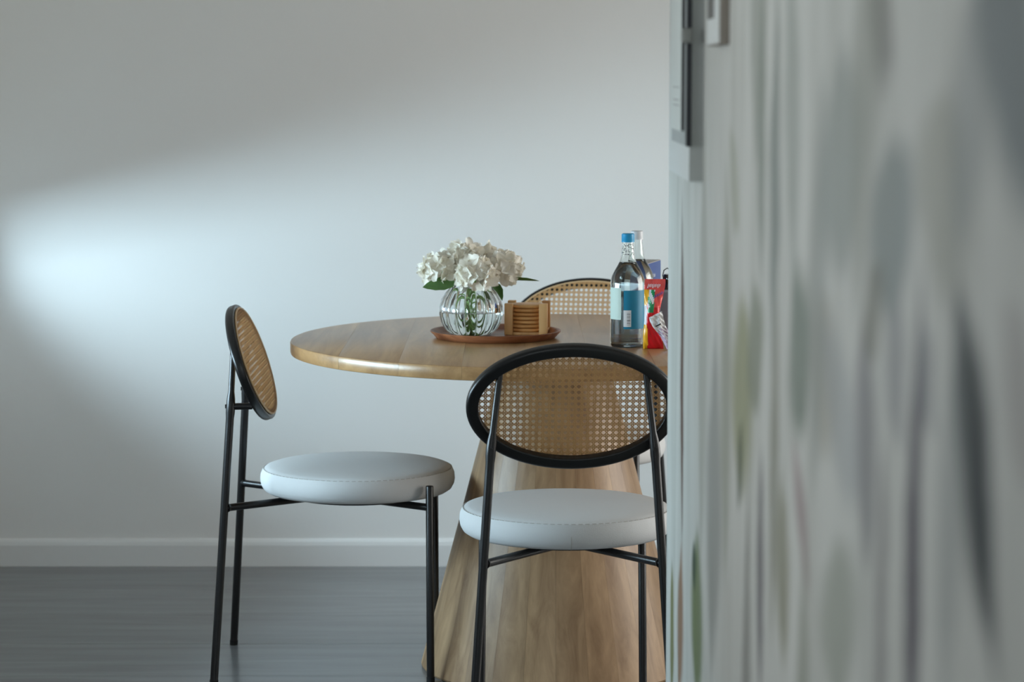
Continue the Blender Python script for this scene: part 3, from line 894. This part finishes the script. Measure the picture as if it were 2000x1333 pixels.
# bag of sweets: a crimped pillow with printed fields, each field its own faces
def pouch(name, W_, H_, T_, seed, mats, pick, pleat=.0015):
    rnd = random.Random(seed)
    NU, NV = 20, 40
    bm = bmesh.new()
    sides = []
    for side in (-1, 1):
        grid = []
        for j in range(NV + 1):
            v = j / NV
            row_ = []
            for i in range(NU + 1):
                u = i / NU * 2 - 1
                prof_ = (1 - abs(u) ** 2.6) * (math.sin(PI * min(1, max(0, (v - .0) / .86))) ** .55 if v < .86 else 0)
                w = W_ * (.86 + .14 * math.cos(2.2 * PI * v)) * (1.0 if v < .86 else 1.03)
                y_ = side * (T_ * prof_ * (.8 + .2 * math.sin(5 * v + seed)) + .0005) + pleat * math.sin(9 * u + 14 * v + seed) * math.sin(7 * v * PI + u * 3) + .004 * math.sin(3 * v + seed)
                x = u * w / 2 + .004 * math.sin(4.3 * v + seed)
                row_.append(bm.verts.new((x, y_, H_ * v)))
            grid.append(row_)
        sides.append(grid)
        for j in range(NV):
            for i in range(NU):
                f = bm.faces.new((grid[j][i], grid[j][i + 1], grid[j + 1][i + 1], grid[j + 1][i]))
                f.material_index = pick((i + .5) / NU, (j + .5) / NV, side)
    a, b_ = sides
    for j in range(NV):
        for i in (0, NU):
            f = bm.faces.new((a[j][i], a[j + 1][i], b_[j + 1][i], b_[j][i])); f.material_index = pick(i / NU, j / NV, -1)
    for i in range(NU):
        for j in (0, NV):
            f = bm.faces.new((a[j][i], a[j][i + 1], b_[j][i + 1], b_[j][i])); f.material_index = pick(i / NU, min(j / NV, .99), -1)
    return mesh_obj(name, bm, mats, None, angle=70)
def pick_red(u, v, s):
    if s < 0:
        if v > .86: return 3
        if u < .20 + .06 * math.sin(9 * v) and (v < .36 or .62 < v < .86): return 1
        if u < .16 and .36 <= v <= .62: return 4
        if .52 < v < .60 + .25 * (u - .3) and .22 < u < .62: return 2
        if v >= .60 and u > .18 and u < .55 and v < .84: return 2 if (u + v * 1.7) % .35 < .17 else 4
        if v >= .60 and u >= .55: return 3
    return 0
candy = thing('candy_bag', 'red, green and yellow shiny bag of sweets leaning by the water bottle', 'bag', (.3065, 5.530, TZ), -.05)
body = pouch('bag_body', .044, .152, .013, 3, ['red_foil', 'yellow_foil', 'green_foil', 'coral_foil', 'white_print'], pick_red)
body.parent = candy
bm = bmesh.new()
def stroke(pts, bm, r=.0009): bm_tube(pts, r, 6, bm)
for k in range(5):
    x = -.013 + k * .0055
    stroke([(x, -.0065, .133 + .002 * (k % 2)), (x + .0022, -.0066, .142), (x + .0034, -.0066, .135), (x + .0050, -.0066, .141)], bm)
mesh_obj('white_lettering', bm, 'white_print', body)
bm = bmesh.new()
for k in range(4):
    x = .001 + k * .0048
    stroke([(x, -.0118, .112 + k * .0025), (x + .0022, -.0118, .119 + k * .0025), (x + .003, -.0118, .112 + k * .0025), (x + .0052, -.0118, .118 + k * .0025)], bm, .0011)
mesh_obj('violet_lettering', bm, 'lilac_print', body)
def pick_lil(u, v, s):
    if s < 0 and .25 < v < .62 and .2 < u < .8: return 0 if (u * 3 + v * 5) % 1 < .6 else 1
    return 1 if v > .55 else 0
wrap = thing('snack_wrapper', 'lilac and white crinkled wrapper leaning against the red sweets bag', 'wrapper', (.3445, 5.492, TZ), .06)
wb = pouch('wrapper_body', .030, .082, .008, 8, ['lilac_foil', 'white_print'], pick_lil, .003)
wb.parent = wrap
wb.rotation_euler = (.06, -.46, 0); wb.location = (0, 0, .0068)
bm = bm_box(-.0125, .0005, -.0095, -.0085, .058, .0605)
mesh_obj('dark_print', bm, 'ink', wb, smooth=False)

# ------------------------------------------------------------------ things on the painted wall
pan = thing('wall_panel', 'thin white panel with grey edge fixed to the end of the painted wall', 'panel', (XM, 4.02, 1.185))
mesh_obj('panel_face', bm_box(-.0206, -.0150, -.238, .245, 0, .62, bev=.0006), 'panel_white', pan)
mesh_obj('panel_edge', bm_box(-.0200, 0, -.2385, -.2300, .0005, .6195), 'panel_side', pan, smooth=False)
mesh_obj('panel_core', bm_box(-.0150, 0, -.2300, .244, .001, .619), 'panel_white', pan, smooth=False)
nb = thing('notice_board', 'black-edged board with white paper and grey clip over the white panel', 'board', (XM - .0206, 3.90, 1.238))
mesh_obj('board', bm_box(-.0058, -.0002, -.117, .20, 0, .50, bev=.0005), 'board_grey', nb)
mesh_obj('board_edge', bm_box(-.0045, .0026, -.127, -.1186, -.001, .501), 'ink', nb, smooth=False)
pp = mesh_obj('paper', bm_box(-.0110, -.0062, -.095, .155, .020, .49, bev=.002, seg=3), 'paper', nb)
mesh_obj('paper_edge', bm_box(-.0106, -.0060, -.101, -.0955, .022, .49), 'charcoal', nb, smooth=False)
for z in (.058, .066, .085):
    mesh_obj('printed_line', bm_box(-.0113, -.0109, -.06, .08, z, z + .0012), 'clip', pp, smooth=False)
mesh_obj('clip', bm_box(-.0125, .004, -.136, -.110, .150, .172, bev=.003, seg=3), 'clip', nb)
pf = thing('picture_frame', 'small picture with brown-grey edge and white margin high on the painted wall', 'picture', (XM, 3.44, 1.381))
mesh_obj('frame', bm_box(-.0128, 0, -.106, .106, 0, .26, bev=.001), 'brown_frame', pf)
mesh_obj('margin', bm_box(-.0136, -.0126, -.102, .104, .002, .258), 'panel_white', pf, smooth=False)
mesh_obj('print', bm_box(-.0142, -.0135, -.02, .090, .036, .23), 'print_grey', pf, smooth=False)
